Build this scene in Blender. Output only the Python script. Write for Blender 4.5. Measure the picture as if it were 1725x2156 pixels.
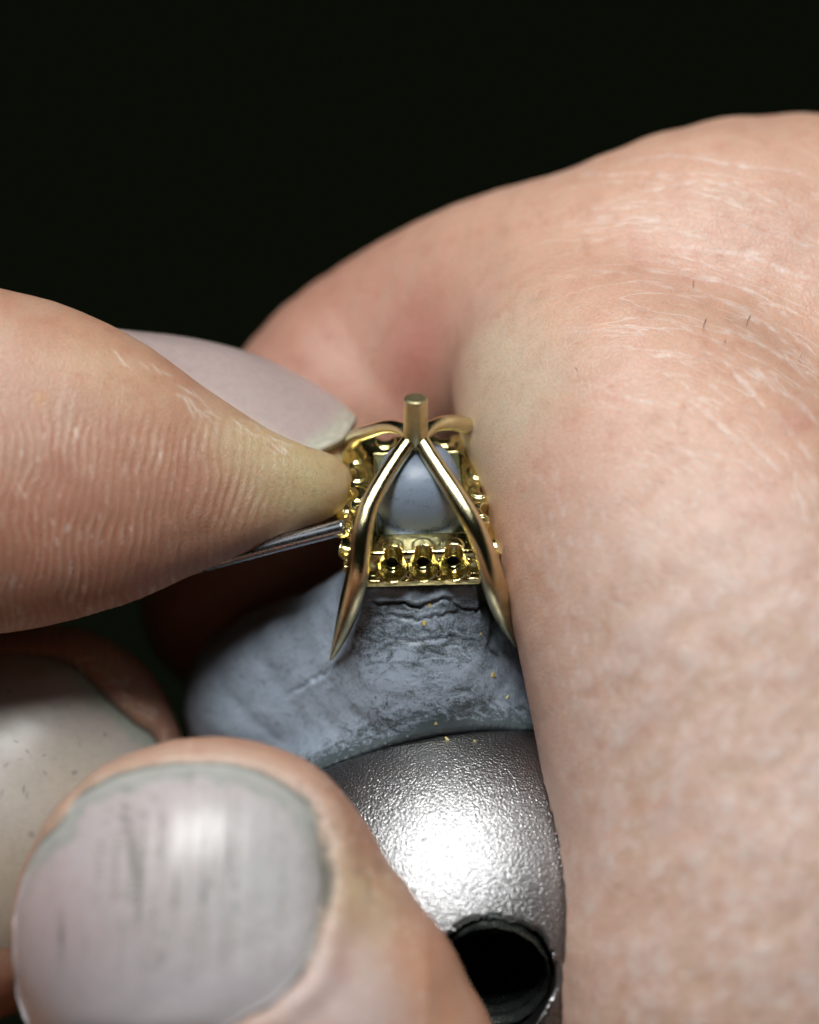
import bpy, math, random
import numpy as np
from mathutils import Matrix, Vector

for o in list(bpy.data.objects):
    bpy.data.objects.remove(o, do_unlink=True)
random.seed(7)
RNG = np.random.default_rng(7)
scene = bpy.context.scene
C = scene.collection
scene.unit_settings.system = 'METRIC'
scene.unit_settings.scale_length = 0.01          # one unit is one centimetre

# ------------------------------------------------------------------ camera
# The bench is laid out in a level frame turned by the camera pitch:
# X right, Y up the picture, Z towards the lens (mm), origin at the gold setting.
ELEV = math.radians(45)
DIST = 200.0            # mm from the lens to the plane of focus
FRAME_W = 37.0          # mm across the picture at that plane
S = 1725.0 / FRAME_W    # layout grid steps per mm
ce, se = math.cos(ELEV), math.sin(ELEV)
V2W = np.array([[1, 0, 0], [0, se, -ce], [0, ce, se]])   # columns: images of X, Y, Z
BASE = np.array([0.0, 0.0, 3.0])                          # cm


def W(p):
    return np.asarray(p, float) @ V2W.T * 0.1 + BASE


cam = bpy.data.cameras.new('camera')
camo = bpy.data.objects.new('camera', cam)
C.objects.link(camo)
scene.camera = camo
camo.location = W((0, 0, DIST))
camo.rotation_euler = (math.pi / 2 - ELEV, 0, 0)
cam.sensor_fit = 'HORIZONTAL'
cam.sensor_width = 36
cam.lens = 36 * DIST / FRAME_W
cam.clip_start = 1.0
cam.clip_end = 500
cam.dof.use_dof = True
cam.dof.focus_distance = (DIST + 0.8) * 0.1
cam.dof.aperture_fstop = cam.lens * 1e-3 / (2 * 0.42)     # 8.4 mm pupil
cam.dof.aperture_blades = 0

# ------------------------------------------------------------------ light
wd = bpy.data.worlds.new('World')
scene.world = wd
wd.use_nodes = True
bg = wd.node_tree.nodes['Background']
bg.inputs[0].default_value = (0.72, 1.0, 0.50, 1)
bg.inputs[1].default_value = 0.0042


def area(name, pos, target, sx, sy, power, col):
    l = bpy.data.lights.new(name, 'AREA')
    l.shape = 'RECTANGLE'
    l.size, l.size_y = sx, sy
    l.energy = power
    l.color = col
    o = bpy.data.objects.new(name, l)
    C.objects.link(o)
    o.location = W(pos)
    d = Vector(W(target)) - Vector(W(pos))
    o.rotation_euler = d.to_track_quat('-Z', 'Y').to_euler()
    return o


area('bench_lamp', (-18, 168, 168), (0, -5, 0), 11, 6, 7500, (0.985, 1.0, 0.975))
area('gold_fill_light', (-190, 120, 190), (0, 0, 0), 16, 8, 300, (0.82, 0.92, 1.0))  # added fill with no known source, for extra streaks on the gold

scene.view_settings.view_transform = 'Standard'
scene.view_settings.look = 'None'
scene.view_settings.gamma = 1
scene.view_settings.use_curve_mapping = False
scene.view_settings.exposure = 0.0
scene.cycles.use_denoising = True
scene.cycles.max_bounces = 7
scene.cycles.use_adaptive_sampling = True
scene.cycles.adaptive_threshold = 0.04

# ------------------------------------------------------------------ numeric helpers


def P(u, v, z=0.0):
    k = (DIST - z) / DIST
    return np.array([(u - 862.5) / S * k, -(v - 1078) / S * k, z])


def UV(p):
    k = DIST / (DIST - p[:, 2])
    return p[:, 0] * k * S + 862.5, 1078 - p[:, 1] * k * S


def rpx(r, z=0.0):
    return r / S * (DIST - z) / DIST


_perm = np.random.default_rng(3).permutation(256).astype(np.int64)
_perm = np.concatenate([_perm, _perm, _perm])
_grad = np.random.default_rng(4).normal(size=(256, 3))
_grad /= np.linalg.norm(_grad, axis=1, keepdims=True)


def noise(p):
    p = np.asarray(p, float)
    i = np.floor(p).astype(np.int64)
    f = p - i
    i &= 255
    w = f * f * f * (f * (f * 6 - 15) + 10)
    out = 0
    for dx in (0, 1):
        wx = w[:, 0] if dx else 1 - w[:, 0]
        for dy in (0, 1):
            wy = w[:, 1] if dy else 1 - w[:, 1]
            for dz in (0, 1):
                wz = w[:, 2] if dz else 1 - w[:, 2]
                h = _perm[_perm[_perm[i[:, 0] + dx] + i[:, 1] + dy] + i[:, 2] + dz]
                g = _grad[h]
                out = out + wx * wy * wz * (g[:, 0] * (f[:, 0] - dx) + g[:, 1] * (f[:, 1] - dy) + g[:, 2] * (f[:, 2] - dz))
    return out * 1.5


def fbm(p, octaves=4, gain=0.5):
    s, a, q = 0, 1.0, np.asarray(p, float)
    for _ in range(octaves):
        s = s + a * noise(q)
        q = q * 2.03 + 17.3
        a *= gain
    return s


def sstep(a, b, x):
    t = np.clip((x - a) / (b - a), 0, 1)
    return t * t * (3 - 2 * t)


def spline(ctrl, n):
    """Catmull-Rom through the rows of ctrl, n samples per span."""
    c = np.asarray(ctrl, float)
    e = np.vstack([2 * c[0] - c[1], c, 2 * c[-1] - c[-2]])
    out = []
    for i in range(1, len(e) - 2):
        for t in np.linspace(0, 1, n, endpoint=False):
            a, b, d, g = e[i - 1], e[i], e[i + 1], e[i + 2]
            out.append(0.5 * (2 * b + (d - a) * t + (2 * a - 5 * b + 4 * d - g) * t * t + (3 * b - a - 3 * d + g) * t ** 3))
    out.append(e[-2])
    return np.array(out)


class Grid:
    """A block of space holding signed distances (mm)."""

    def __init__(self, lo, hi, h):
        self.lo, self.h = np.array(lo, float), h
        self.n = (np.ceil((np.array(hi) - self.lo) / h)).astype(int) + 1
        self.ax = [self.lo[k] + h * np.arange(self.n[k]) for k in range(3)]
        self.F = np.full(self.n, 6.0, np.float32)

    def new(self):
        g = Grid.__new__(Grid)
        g.lo, g.h, g.n, g.ax = self.lo, self.h, self.n, self.ax
        g.F = np.full(self.n, 6.0, np.float32)
        return g

    def sub(self, lo, hi):
        s = []
        for k in range(3):
            a = int(np.clip(np.floor((lo[k] - self.lo[k]) / self.h), 0, self.n[k]))
            b = int(np.clip(np.ceil((hi[k] - self.lo[k]) / self.h) + 1, 0, self.n[k]))
            s.append(slice(a, b))
        return tuple(s)

    def xyz(self, s=(slice(None),) * 3):
        return (self.ax[0][s[0]][:, None, None], self.ax[1][s[1]][None, :, None], self.ax[2][s[2]][None, None, :])

    def cone(self, a, ra, b, rb, fz, m=6.0):
        R = max(ra, rb) + m
        lo = np.minimum(a, b) - [R, R, R * fz]
        hi = np.maximum(a, b) + [R, R, R * fz]
        s = self.sub(lo, hi)
        if any(q.stop <= q.start for q in s):
            return
        x, y, z = self.xyz(s)
        z = z / fz
        A, B = a / [1, 1, fz], b / [1, 1, fz]
        d = B - A
        L = float(d @ d) + 1e-9
        t = np.clip(((x - A[0]) * d[0] + (y - A[1]) * d[1] + (z - A[2]) * d[2]) / L, 0, 1)
        q = np.sqrt((x - A[0] - t * d[0]) ** 2 + (y - A[1] - t * d[1]) ** 2 + (z - A[2] - t * d[2]) ** 2) - (ra + t * (rb - ra))
        self.F[s] = np.minimum(self.F[s], q)

    def chain(self, rows, fz=0.8, n=3):
        """rows of (u, v, radius, depth): inscribed circles of a limb."""
        rr = spline(rows, n)
        pts = [(P(r[0], r[1], r[3]), rpx(r[2], r[3])) for r in rr]
        for (a, ra), (b, rb) in zip(pts[:-1], pts[1:]):
            self.cone(a, ra, b, rb, fz)

    def front(self, x, y):
        """depth of the first surface met when looking along -Z at (x, y)."""
        fi = (x - self.lo[0]) / self.h
        fj = (y - self.lo[1]) / self.h
        i = np.clip(np.floor(fi).astype(int), 0, self.n[0] - 2)
        j = np.clip(np.floor(fj).astype(int), 0, self.n[1] - 2)
        a, b = np.clip(fi - i, 0, 1)[:, None], np.clip(fj - j, 0, 1)[:, None]
        F = self.F
        col = (F[i, j] * (1 - a) + F[i + 1, j] * a) * (1 - b) + (F[i, j + 1] * (1 - a) + F[i + 1, j + 1] * a) * b
        col = col[:, ::-1]
        ins = col < 0
        k = np.argmax(ins, axis=1)
        hit = ins.any(axis=1) & (k > 0)
        r = np.arange(len(k))
        f1, f0 = col[r, k], col[r, np.maximum(k - 1, 0)]
        t = f0 / (f0 - f1 + 1e-9)
        zz = self.ax[2][::-1]
        z = zz[np.maximum(k - 1, 0)] - t * self.h
        return np.where(hit, z, np.nan)


def smin(a, b, k):
    h = np.clip(0.5 + 0.5 * (b - a) / k, 0, 1)
    return b + (a - b) * h - k * h * (1 - h)


def surface(F, lo, h):
    ins = F < 0
    n = np.array(F.shape)
    cnt = np.zeros(n - 1, np.uint8)
    for dx in (0, 1):
        for dy in (0, 1):
            for dz in (0, 1):
                cnt += ins[dx:n[0] - 1 + dx, dy:n[1] - 1 + dy, dz:n[2] - 1 + dz]
    mask = (cnt > 0) & (cnt < 8)
    idx = np.argwhere(mask)
    ids = np.full(n - 1, -1, np.int64)
    ids[mask] = np.arange(len(idx))
    acc = np.zeros((len(idx), 3))
    c = np.zeros(len(idx))
    corners = [(a, b, d) for a in (0, 1) for b in (0, 1) for d in (0, 1)]
    vals = {k: F[idx[:, 0] + k[0], idx[:, 1] + k[1], idx[:, 2] + k[2]].astype(float) for k in corners}
    for k in corners:
        for ax in range(3):
            if k[ax] == 0:
                k2 = list(k)
                k2[ax] = 1
                f0, f1 = vals[k], vals[tuple(k2)]
                m = (f0 < 0) != (f1 < 0)
                t = np.where(m, f0 / np.where(m, f0 - f1, 1), 0)
                p = np.tile(np.array(k, float), (len(idx), 1))
                p[:, ax] = t
                acc[m] += p[m]
                c[m] += 1
    V = (idx + acc / c[:, None]) * h + lo
    Q = []
    for ax in range(3):
        b, d = (ax + 1) % 3, (ax + 2) % 3
        sl0, sl1 = [slice(None)] * 3, [slice(None)] * 3
        sl0[ax], sl1[ax] = slice(0, -1), slice(1, None)
        ch = ins[tuple(sl0)] != ins[tuple(sl1)]
        e = np.argwhere(ch)
        e = e[(e[:, b] > 0) & (e[:, d] > 0) & (e[:, b] < n[b] - 1) & (e[:, d] < n[d] - 1)]
        q = []
        for ob, od in ((-1, -1), (0, -1), (0, 0), (-1, 0)):
            w = e.copy()
            w[:, b] += ob
            w[:, d] += od
            q.append(ids[w[:, 0], w[:, 1], w[:, 2]])
        q = np.stack(q, 1)
        fl = ~ins[e[:, 0], e[:, 1], e[:, 2]]
        q[fl] = q[fl][:, ::-1]
        Q.append(q)
    return V, np.concatenate(Q)


def edges_of(Q):
    e = np.concatenate([Q[:, [0, 1]], Q[:, [1, 2]], Q[:, [2, 3]], Q[:, [3, 0]]])
    e.sort(axis=1)
    key = e[:, 0] * (Q.max() + 1) + e[:, 1]
    u, first, inv = np.unique(key, return_index=True, return_inverse=True)
    return e[first], inv.reshape(-1)


def smooth(V, Q, it, lam=0.55, mu=-0.57):
    E, _ = edges_of(Q)
    a = np.concatenate([E[:, 0], E[:, 1]])
    b = np.concatenate([E[:, 1], E[:, 0]])
    deg = np.bincount(a, minlength=len(V)).astype(float)
    deg[deg == 0] = 1
    for k in range(it):
        for f in (lam, mu):
            m = np.stack([np.bincount(a, V[b, j], minlength=len(V)) for j in range(3)], 1) / deg[:, None]
            V = V + f * (m - V)
    return V


def subdivide(V, Q):
    E, inv = edges_of(Q)
    m = (V[E[:, 0]] + V[E[:, 1]]) / 2
    fc = V[Q].mean(1)
    n, ne, nq = len(V), len(E), len(Q)
    e = [n + inv[k * nq:(k + 1) * nq] for k in range(4)]
    f = n + ne + np.arange(nq)
    NQ = np.concatenate([np.stack([Q[:, k], e[k], f, e[(k + 3) % 4]], 1) for k in range(4)])
    return np.vstack([V, m, fc]), NQ


def normals(V, Q):
    d = np.cross(V[Q[:, 2]] - V[Q[:, 0]], V[Q[:, 3]] - V[Q[:, 1]])
    N = np.zeros_like(V)
    for k in range(4):
        for j in range(3):
            N[:, j] += np.bincount(Q[:, k], d[:, j], minlength=len(V))
    return N / (np.linalg.norm(N, axis=1, keepdims=True) + 1e-12)


def seg_dist(u, v, pts):
    """distance of 2-D points to an open polyline, and the parameter along it."""
    best = np.full(len(u), 1e9)
    par = np.zeros(len(u))
    side = np.zeros(len(u))
    n = len(pts) - 1
    for k in range(n):
        a, b = pts[k], pts[k + 1]
        d = b - a
        t = np.clip(((u - a[0]) * d[0] + (v - a[1]) * d[1]) / (d @ d + 1e-9), 0, 1)
        ex, ey = u - a[0] - t * d[0], v - a[1] - t * d[1]
        q = np.hypot(ex, ey)
        m = q < best
        best[m] = q[m]
        par[m] = (k + t[m]) / n
        side[m] = np.sign(d[0] * ey - d[1] * ex)[m]
    return best, par, side


def inside_poly(u, v, pts):
    r = np.zeros(len(u), bool)
    n = len(pts)
    for k in range(n):
        a, b = pts[k], pts[(k + 1) % n]
        c = (a[1] > v) != (b[1] > v)
        x = (b[0] - a[0]) * (v - a[1]) / (b[1] - a[1] + 1e-12) + a[0]
        r ^= c & (u < x)
    return r


# ------------------------------------------------------------------ object helpers


def mesh(name, verts_cm, faces, mat, col=None, attrs=None, flat=False, vec=None):
    me = bpy.data.meshes.new(name)
    if isinstance(faces, np.ndarray):
        nv, nf, k = len(verts_cm), len(faces), faces.shape[1]
        me.vertices.add(nv)
        me.vertices.foreach_set('co', np.asarray(verts_cm, np.float32).ravel())
        me.loops.add(nf * k)
        me.loops.foreach_set('vertex_index', faces.astype(np.int32).ravel())
        me.polygons.add(nf)
        me.polygons.foreach_set('loop_start', np.arange(0, nf * k, k, dtype=np.int32))
        me.update(calc_edges=True)
        me.validate()
    else:
        me.from_pydata([tuple(p) for p in verts_cm], [], faces)
        me.update()
    if col is not None:
        a = me.attributes.new('Col', 'FLOAT_COLOR', 'POINT')
        c4 = np.ones((len(verts_cm), 4), np.float32)
        c4[:, :3] = col
        a.data.foreach_set('color', c4.ravel())
    for k, w in (attrs or {}).items():
        a = me.attributes.new(k, 'FLOAT', 'POINT')
        a.data.foreach_set('value', np.asarray(w, np.float32).ravel())
    for k, w in (vec or {}).items():
        a = me.attributes.new(k, 'FLOAT_VECTOR', 'POINT')
        a.data.foreach_set('vector', np.asarray(w, np.float32).ravel())
    me.polygons.foreach_set('use_smooth', np.full(len(me.polygons), not flat))
    for m in (mat if isinstance(mat, list) else [mat]):
        me.materials.append(m)
    return me


def link(name, me, parent=None, loc=(0, 0, 0)):
    o = bpy.data.objects.new(name, me)
    C.objects.link(o)
    o.location = loc
    if parent is not None:
        o.parent = parent
    return o


def tag(o, label, cat, group=None, kind=None):
    o['label'] = label
    o['category'] = cat
    if group:
        o['group'] = group
    if kind:
        o['kind'] = kind
    return o


def empty(name, pos_view):
    o = bpy.data.objects.new(name, None)
    o.empty_display_size = 0.2
    C.objects.link(o)
    o.location = W(pos_view)
    return o


def rel(verts_view, root):
    return W(verts_view) - np.array(root.location)


def tube(path, rad, nseg=20, power=2.0, up=(0, 0, 1), aspect=1.0):
    """sweep with rounded-square section; returns verts, quads."""
    path = np.asarray(path, float)
    rad = np.asarray(rad, float)
    T = np.gradient(path, axis=0)
    T /= np.linalg.norm(T, axis=1, keepdims=True)
    up = np.asarray(up, float)
    V = []
    for k in range(len(path)):
        s = np.cross(T[k], up)
        s /= np.linalg.norm(s) + 1e-9
        w = np.cross(s, T[k])
        for q in range(nseg):
            a = 2 * math.pi * q / nseg
            c, d = math.cos(a), math.sin(a)
            c = math.copysign(abs(c) ** (2 / power), c)
            d = math.copysign(abs(d) ** (2 / power), d)
            V.append(path[k] + rad[k] * (c * s * aspect + d * w))
    F = []
    for k in range(len(path) - 1):
        for q in range(nseg):
            q2 = (q + 1) % nseg
            F.append((k * nseg + q, k * nseg + q2, (k + 1) * nseg + q2, (k + 1) * nseg + q))
    F.append(tuple(range(nseg))[::-1])
    F.append(tuple((len(path) - 1) * nseg + q for q in range(nseg)))
    return np.array(V), F


# ------------------------------------------------------------------ materials


def nodes_of(name):
    m = bpy.data.materials.new(name)
    m.use_nodes = True
    nt = m.node_tree
    return m, nt, nt.nodes['Principled BSDF']


def nd(nt, kind, **kw):
    n = nt.nodes.new(kind)
    for k, v in kw.items():
        if k.startswith('i_'):
            n.inputs[k[2:].replace('_', ' ')].default_value = v
        else:
            setattr(n, k, v)
    return n


def math_node(nt, op, a, b=None, c=None):
    n = nt.nodes.new('ShaderNodeMath')
    n.operation = op
    for i, x in enumerate((a, b, c)):
        if x is None:
            continue
        if isinstance(x, (int, float)):
            n.inputs[i].default_value = x
        else:
            nt.links.new(x, n.inputs[i])
    return n.outputs[0]


def mix_col(nt, fac, a, b, mode='MIX'):
    n = nt.nodes.new('ShaderNodeMix')
    n.data_type = 'RGBA'
    n.blend_type = mode
    for sock, x in ((n.inputs[0], fac), (n.inputs[6], a), (n.inputs[7], b)):
        if isinstance(x, (int, float)):
            sock.default_value = x
        elif isinstance(x, tuple):
            sock.default_value = x if len(x) == 4 else (*x, 1)
        else:
            nt.links.new(x, sock)
    return n.outputs[2]


def ramp(nt, fac, stops):
    n = nt.nodes.new('ShaderNodeValToRGB')
    while len(n.color_ramp.elements) < len(stops):
        n.color_ramp.elements.new(0.5)
    for e, (p, c) in zip(n.color_ramp.elements, stops):
        e.position = p
        e.color = (*c, 1) if len(c) == 3 else c
    nt.links.new(fac, n.inputs[0])
    return n.outputs[0]


def skin_material():
    m, nt, b = nodes_of('skin')
    L = nt.links.new
    tc = nd(nt, 'ShaderNodeTexCoord')
    at = nd(nt, 'ShaderNodeAttribute', attribute_name='Col')
    n1 = nd(nt, 'ShaderNodeTexNoise', i_Scale=9.0, i_Detail=5.0, i_Roughness=0.62)
    n2 = nd(nt, 'ShaderNodeTexNoise', i_Scale=60.0, i_Detail=4.0, i_Roughness=0.7)
    v1 = nd(nt, 'ShaderNodeTexVoronoi', i_Scale=42.0, feature='DISTANCE_TO_EDGE')
    warp = nd(nt, 'ShaderNodeTexNoise', i_Scale=22.0, i_Detail=2.0)
    mp = nd(nt, 'ShaderNodeVectorMath', operation='SCALE')
    mp.inputs['Scale'].default_value = 0.05
    ad = nd(nt, 'ShaderNodeVectorMath', operation='ADD')
    for n in (n1, n2, warp):
        L(tc.outputs['Object'], n.inputs['Vector'])
    L(warp.outputs['Color'], mp.inputs[0])
    L(tc.outputs['Object'], ad.inputs[0])
    L(mp.outputs[0], ad.inputs[1])
    L(ad.outputs[0], v1.inputs['Vector'])
    c = mix_col(nt, 0.42, at.outputs['Color'], ramp(nt, n1.outputs['Fac'], [(0.3, (0.80, 0.62, 0.56)), (0.5, (1, 1, 1)), (0.72, (1.0, 1.06, 1.06))]), 'MULTIPLY')
    c = mix_col(nt, 0.35, c, ramp(nt, n2.outputs['Fac'], [(0.3, (0.72, 0.62, 0.55)), (0.55, (1, 1, 1)), (0.8, (1.15, 1.12, 1.1))]), 'MULTIPLY')
    fl = nd(nt, 'ShaderNodeAttribute', attribute_name='flow')
    cr = nd(nt, 'ShaderNodeAttribute', attribute_name='crease')
    mpf = nd(nt, 'ShaderNodeMapping')
    mpf.inputs['Scale'].default_value = (0.42, 1.25, 1.0)
    L(fl.outputs['Vector'], mpf.inputs['Vector'])
    nf = nd(nt, 'ShaderNodeTexNoise', i_Scale=1.0, i_Detail=3.0, i_Roughness=0.5, i_Distortion=0.12)
    L(mpf.outputs[0], nf.inputs['Vector'])
    ridge = math_node(nt, 'ABSOLUTE', math_node(nt, 'SUBTRACT', nf.outputs['Fac'], 0.5))
    line = math_node(nt, 'MULTIPLY', ramp(nt, ridge, [(0.0, (1, 1, 1)), (0.022, (0, 0, 0))]), cr.outputs['Fac'])
    brk = ramp(nt, n1.outputs['Fac'], [(0.38, (0, 0, 0)), (0.56, (1, 1, 1))])
    lit = math_node(nt, 'MULTIPLY', math_node(nt, 'MULTIPLY', line, brk), 0.5)
    c = mix_col(nt, lit, c, (0.74, 0.62, 0.57))
    ce_ = nd(nt, 'ShaderNodeAttribute', attribute_name='cell')
    vc = nd(nt, 'ShaderNodeTexVoronoi', i_Scale=9.5, feature='DISTANCE_TO_EDGE')
    wc = nd(nt, 'ShaderNodeTexNoise', i_Scale=8.0, i_Detail=3.0)
    L(tc.outputs['Object'], wc.inputs['Vector'])
    ws = nd(nt, 'ShaderNodeVectorMath', operation='SCALE')
    ws.inputs['Scale'].default_value = 0.16
    wa = nd(nt, 'ShaderNodeVectorMath', operation='ADD')
    L(wc.outputs['Color'], ws.inputs[0])
    L(tc.outputs['Object'], wa.inputs[0])
    L(ws.outputs[0], wa.inputs[1])
    L(wa.outputs[0], vc.inputs['Vector'])
    cellf = ramp(nt, vc.outputs['Distance'], [(0.05, (0, 0, 0)), (0.34, (1, 1, 1))])
    cellf = math_node(nt, 'MULTIPLY', math_node(nt, 'MULTIPLY', cellf, ce_.outputs['Fac']), math_node(nt, 'MULTIPLY_ADD', n1.outputs['Fac'], 1.3, -0.15))
    c = mix_col(nt, math_node(nt, 'MULTIPLY', cellf, 0.75), c, (0.70, 0.57, 0.53))
    L(c, b.inputs['Base Color'])
    b.subsurface_method = 'BURLEY'
    b.inputs['Subsurface Weight'].default_value = 1.0
    b.inputs['Subsurface Radius'].default_value = (1.0, 0.38, 0.22)
    b.inputs['Subsurface Scale'].default_value = 0.055
    L(math_node(nt, 'MULTIPLY_ADD', n2.outputs['Fac'], 0.22, 0.36), b.inputs['Roughness'])
    b.inputs['Specular IOR Level'].default_value = 0.72
    edge = math_node(nt, 'SMOOTH_MIN', v1.outputs['Distance'], 0.16, 0.1)
    hgt = math_node(nt, 'ADD', math_node(nt, 'MULTIPLY', edge, 0.9), math_node(nt, 'MULTIPLY', n2.outputs['Fac'], 0.36))
    hgt = math_node(nt, 'SUBTRACT', hgt, math_node(nt, 'MULTIPLY', line, 0.22))
    bp = nd(nt, 'ShaderNodeBump', i_Strength=0.46, i_Distance=0.016)
    L(hgt, bp.inputs['Height'])
    L(bp.outputs[0], b.inputs['Normal'])
    return m


def nail_material():
    m, nt, b = nodes_of('nail')
    L = nt.links.new
    tc = nd(nt, 'ShaderNodeTexCoord')
    at = nd(nt, 'ShaderNodeAttribute', attribute_name='Col')
    n2 = nd(nt, 'ShaderNodeTexNoise', i_Scale=26.0, i_Detail=5.0, i_Roughness=0.65)
    L(tc.outputs['Object'], n2.inputs['Vector'])
    c = mix_col(nt, 0.4, at.outputs['Color'], ramp(nt, n2.outputs['Fac'], [(0.3, (0.78, 0.75, 0.72)), (0.55, (1, 1, 1)), (0.8, (1.1, 1.1, 1.1))]), 'MULTIPLY')
    L(c, b.inputs['Base Color'])
    b.subsurface_method = 'BURLEY'
    b.inputs['Subsurface Weight'].default_value = 0.5
    b.inputs['Subsurface Radius'].default_value = (1.0, 0.5, 0.4)
    b.inputs['Subsurface Scale'].default_value = 0.03
    b.inputs['Roughness'].default_value = 0.36
    b.inputs['Specular IOR Level'].default_value = 0.5
    bp = nd(nt, 'ShaderNodeBump', i_Strength=0.12, i_Distance=0.006)
    L(n2.outputs['Fac'], bp.inputs['Height'])
    L(bp.outputs[0], b.inputs['Normal'])
    return m


def gold_material(name, col, rough, scratch, dark):
    m, nt, b = nodes_of(name)
    L = nt.links.new
    tc = nd(nt, 'ShaderNodeTexCoord')
    mp = nd(nt, 'ShaderNodeMapping')
    mp.inputs['Scale'].default_value = (90, 90, 7)
    mp.inputs['Rotation'].default_value = (0.5, 0.3, 0.2)
    n1 = nd(nt, 'ShaderNodeTexNoise', i_Scale=5.0, i_Detail=6.0, i_Roughness=0.7)
    n2 = nd(nt, 'ShaderNodeTexNoise', i_Scale=14.0, i_Detail=4.0)
    L(tc.outputs['Object'], mp.inputs['Vector'])
    L(mp.outputs[0], n1.inputs['Vector'])
    L(tc.outputs['Object'], n2.inputs['Vector'])
    c = mix_col(nt, ramp(nt, n2.outputs['Fac'], [(0.42, (0, 0, 0)), (0.7, (1, 1, 1))]), col, dark)
    L(c, b.inputs['Base Color'])
    b.inputs['Metallic'].default_value = 1
    L(math_node(nt, 'MULTIPLY_ADD', n1.outputs['Fac'], 0.28, rough - 0.12), b.inputs['Roughness'])
    bp = nd(nt, 'ShaderNodeBump', i_Strength=scratch, i_Distance=0.002)
    L(n1.outputs['Fac'], bp.inputs['Height'])
    L(bp.outputs[0], b.inputs['Normal'])
    return m


def plastic_material():
    m, nt, b = nodes_of('setting_plastic')
    L = nt.links.new
    tc = nd(nt, 'ShaderNodeTexCoord')
    dirt = nd(nt, 'ShaderNodeAttribute', attribute_name='dirt')
    wax = nd(nt, 'ShaderNodeAttribute', attribute_name='wax')
    mp = nd(nt, 'ShaderNodeMapping')
    mp.inputs['Scale'].default_value = (8, 26, 20)
    mp.inputs['Rotation'].default_value = (0.2, 0.25, 0.45)
    n1 = nd(nt, 'ShaderNodeTexNoise', i_Scale=1.0, i_Detail=8.0, i_Roughness=0.75, i_Distortion=0.8)
    n2 = nd(nt, 'ShaderNodeTexNoise', i_Scale=95.0, i_Detail=3.0, i_Roughness=0.7)
    n3 = nd(nt, 'ShaderNodeTexNoise', i_Scale=5.0, i_Detail=4.0)
    L(tc.outputs['Object'], mp.inputs['Vector'])
    L(mp.outputs[0], n1.inputs['Vector'])
    for n in (n2, n3):
        L(tc.outputs['Object'], n.inputs['Vector'])
    base = mix_col(nt, n3.outputs['Fac'], (0.235, 0.285, 0.36), (0.35, 0.405, 0.485))
    core = nd(nt, 'ShaderNodeAttribute', attribute_name='core')
    base = mix_col(nt, math_node(nt, 'MULTIPLY', core.outputs['Fac'], 0.85), base, (0.19, 0.235, 0.31))   # darker tint on the stub
    # dark rubbed-in metal dirt, streaked, plus painted shade behind the drilled seats
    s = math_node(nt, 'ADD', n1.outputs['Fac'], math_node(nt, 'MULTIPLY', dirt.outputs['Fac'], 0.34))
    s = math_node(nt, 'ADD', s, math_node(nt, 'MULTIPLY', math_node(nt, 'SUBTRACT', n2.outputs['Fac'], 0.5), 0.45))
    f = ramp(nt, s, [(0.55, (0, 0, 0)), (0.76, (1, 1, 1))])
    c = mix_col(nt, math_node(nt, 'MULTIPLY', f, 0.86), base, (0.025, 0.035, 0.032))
    sp = ramp(nt, n2.outputs['Fac'], [(0.66, (0, 0, 0)), (0.71, (1, 1, 1))])
    c = mix_col(nt, math_node(nt, 'MULTIPLY', sp, 0.8), c, (0.03, 0.035, 0.04))
    c = mix_col(nt, wax.outputs['Fac'], c, (0.27, 0.31, 0.24))
    L(c, b.inputs['Base Color'])
    b.inputs['Roughness'].default_value = 0.40
    b.inputs['Specular IOR Level'].default_value = 0.45
    b.subsurface_method = 'BURLEY'
    b.inputs['Subsurface Weight'].default_value = 0.25
    b.inputs['Subsurface Radius'].default_value = (0.6, 0.8, 1.0)
    b.inputs['Subsurface Scale'].default_value = 0.03
    h = math_node(nt, 'ADD', n1.outputs['Fac'], math_node(nt, 'MULTIPLY', n2.outputs['Fac'], 0.35))
    bp = nd(nt, 'ShaderNodeBump', i_Strength=0.17, i_Distance=0.012)
    L(h, bp.inputs['Height'])
    L(bp.outputs[0], b.inputs['Normal'])
    return m


def ball_material():
    m, nt, b = nodes_of('pebbled_metal')
    L = nt.links.new
    tc = nd(nt, 'ShaderNodeTexCoord')
    n1 = nd(nt, 'ShaderNodeTexNoise', i_Scale=105.0, i_Detail=2.0, i_Roughness=0.5)
    n2 = nd(nt, 'ShaderNodeTexNoise', i_Scale=6.0, i_Detail=3.0)
    v = nd(nt, 'ShaderNodeTexVoronoi', i_Scale=88.0, feature='SMOOTH_F1')
    for n in (n1, n2, v):
        L(tc.outputs['Object'], n.inputs['Vector'])
    L(mix_col(nt, n2.outputs['Fac'], (0.28, 0.275, 0.28), (0.36, 0.355, 0.365)), b.inputs['Base Color'])
    b.inputs['Metallic'].default_value = 1
    b.inputs['Roughness'].default_value = 0.31
    h = math_node(nt, 'ADD', n1.outputs['Fac'], math_node(nt, 'MULTIPLY', v.outputs['Distance'], -0.5))
    bp = nd(nt, 'ShaderNodeBump', i_Strength=0.55, i_Distance=0.0075)
    L(h, bp.inputs['Height'])
    L(bp.outputs[0], b.inputs['Normal'])
    return m


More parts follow.
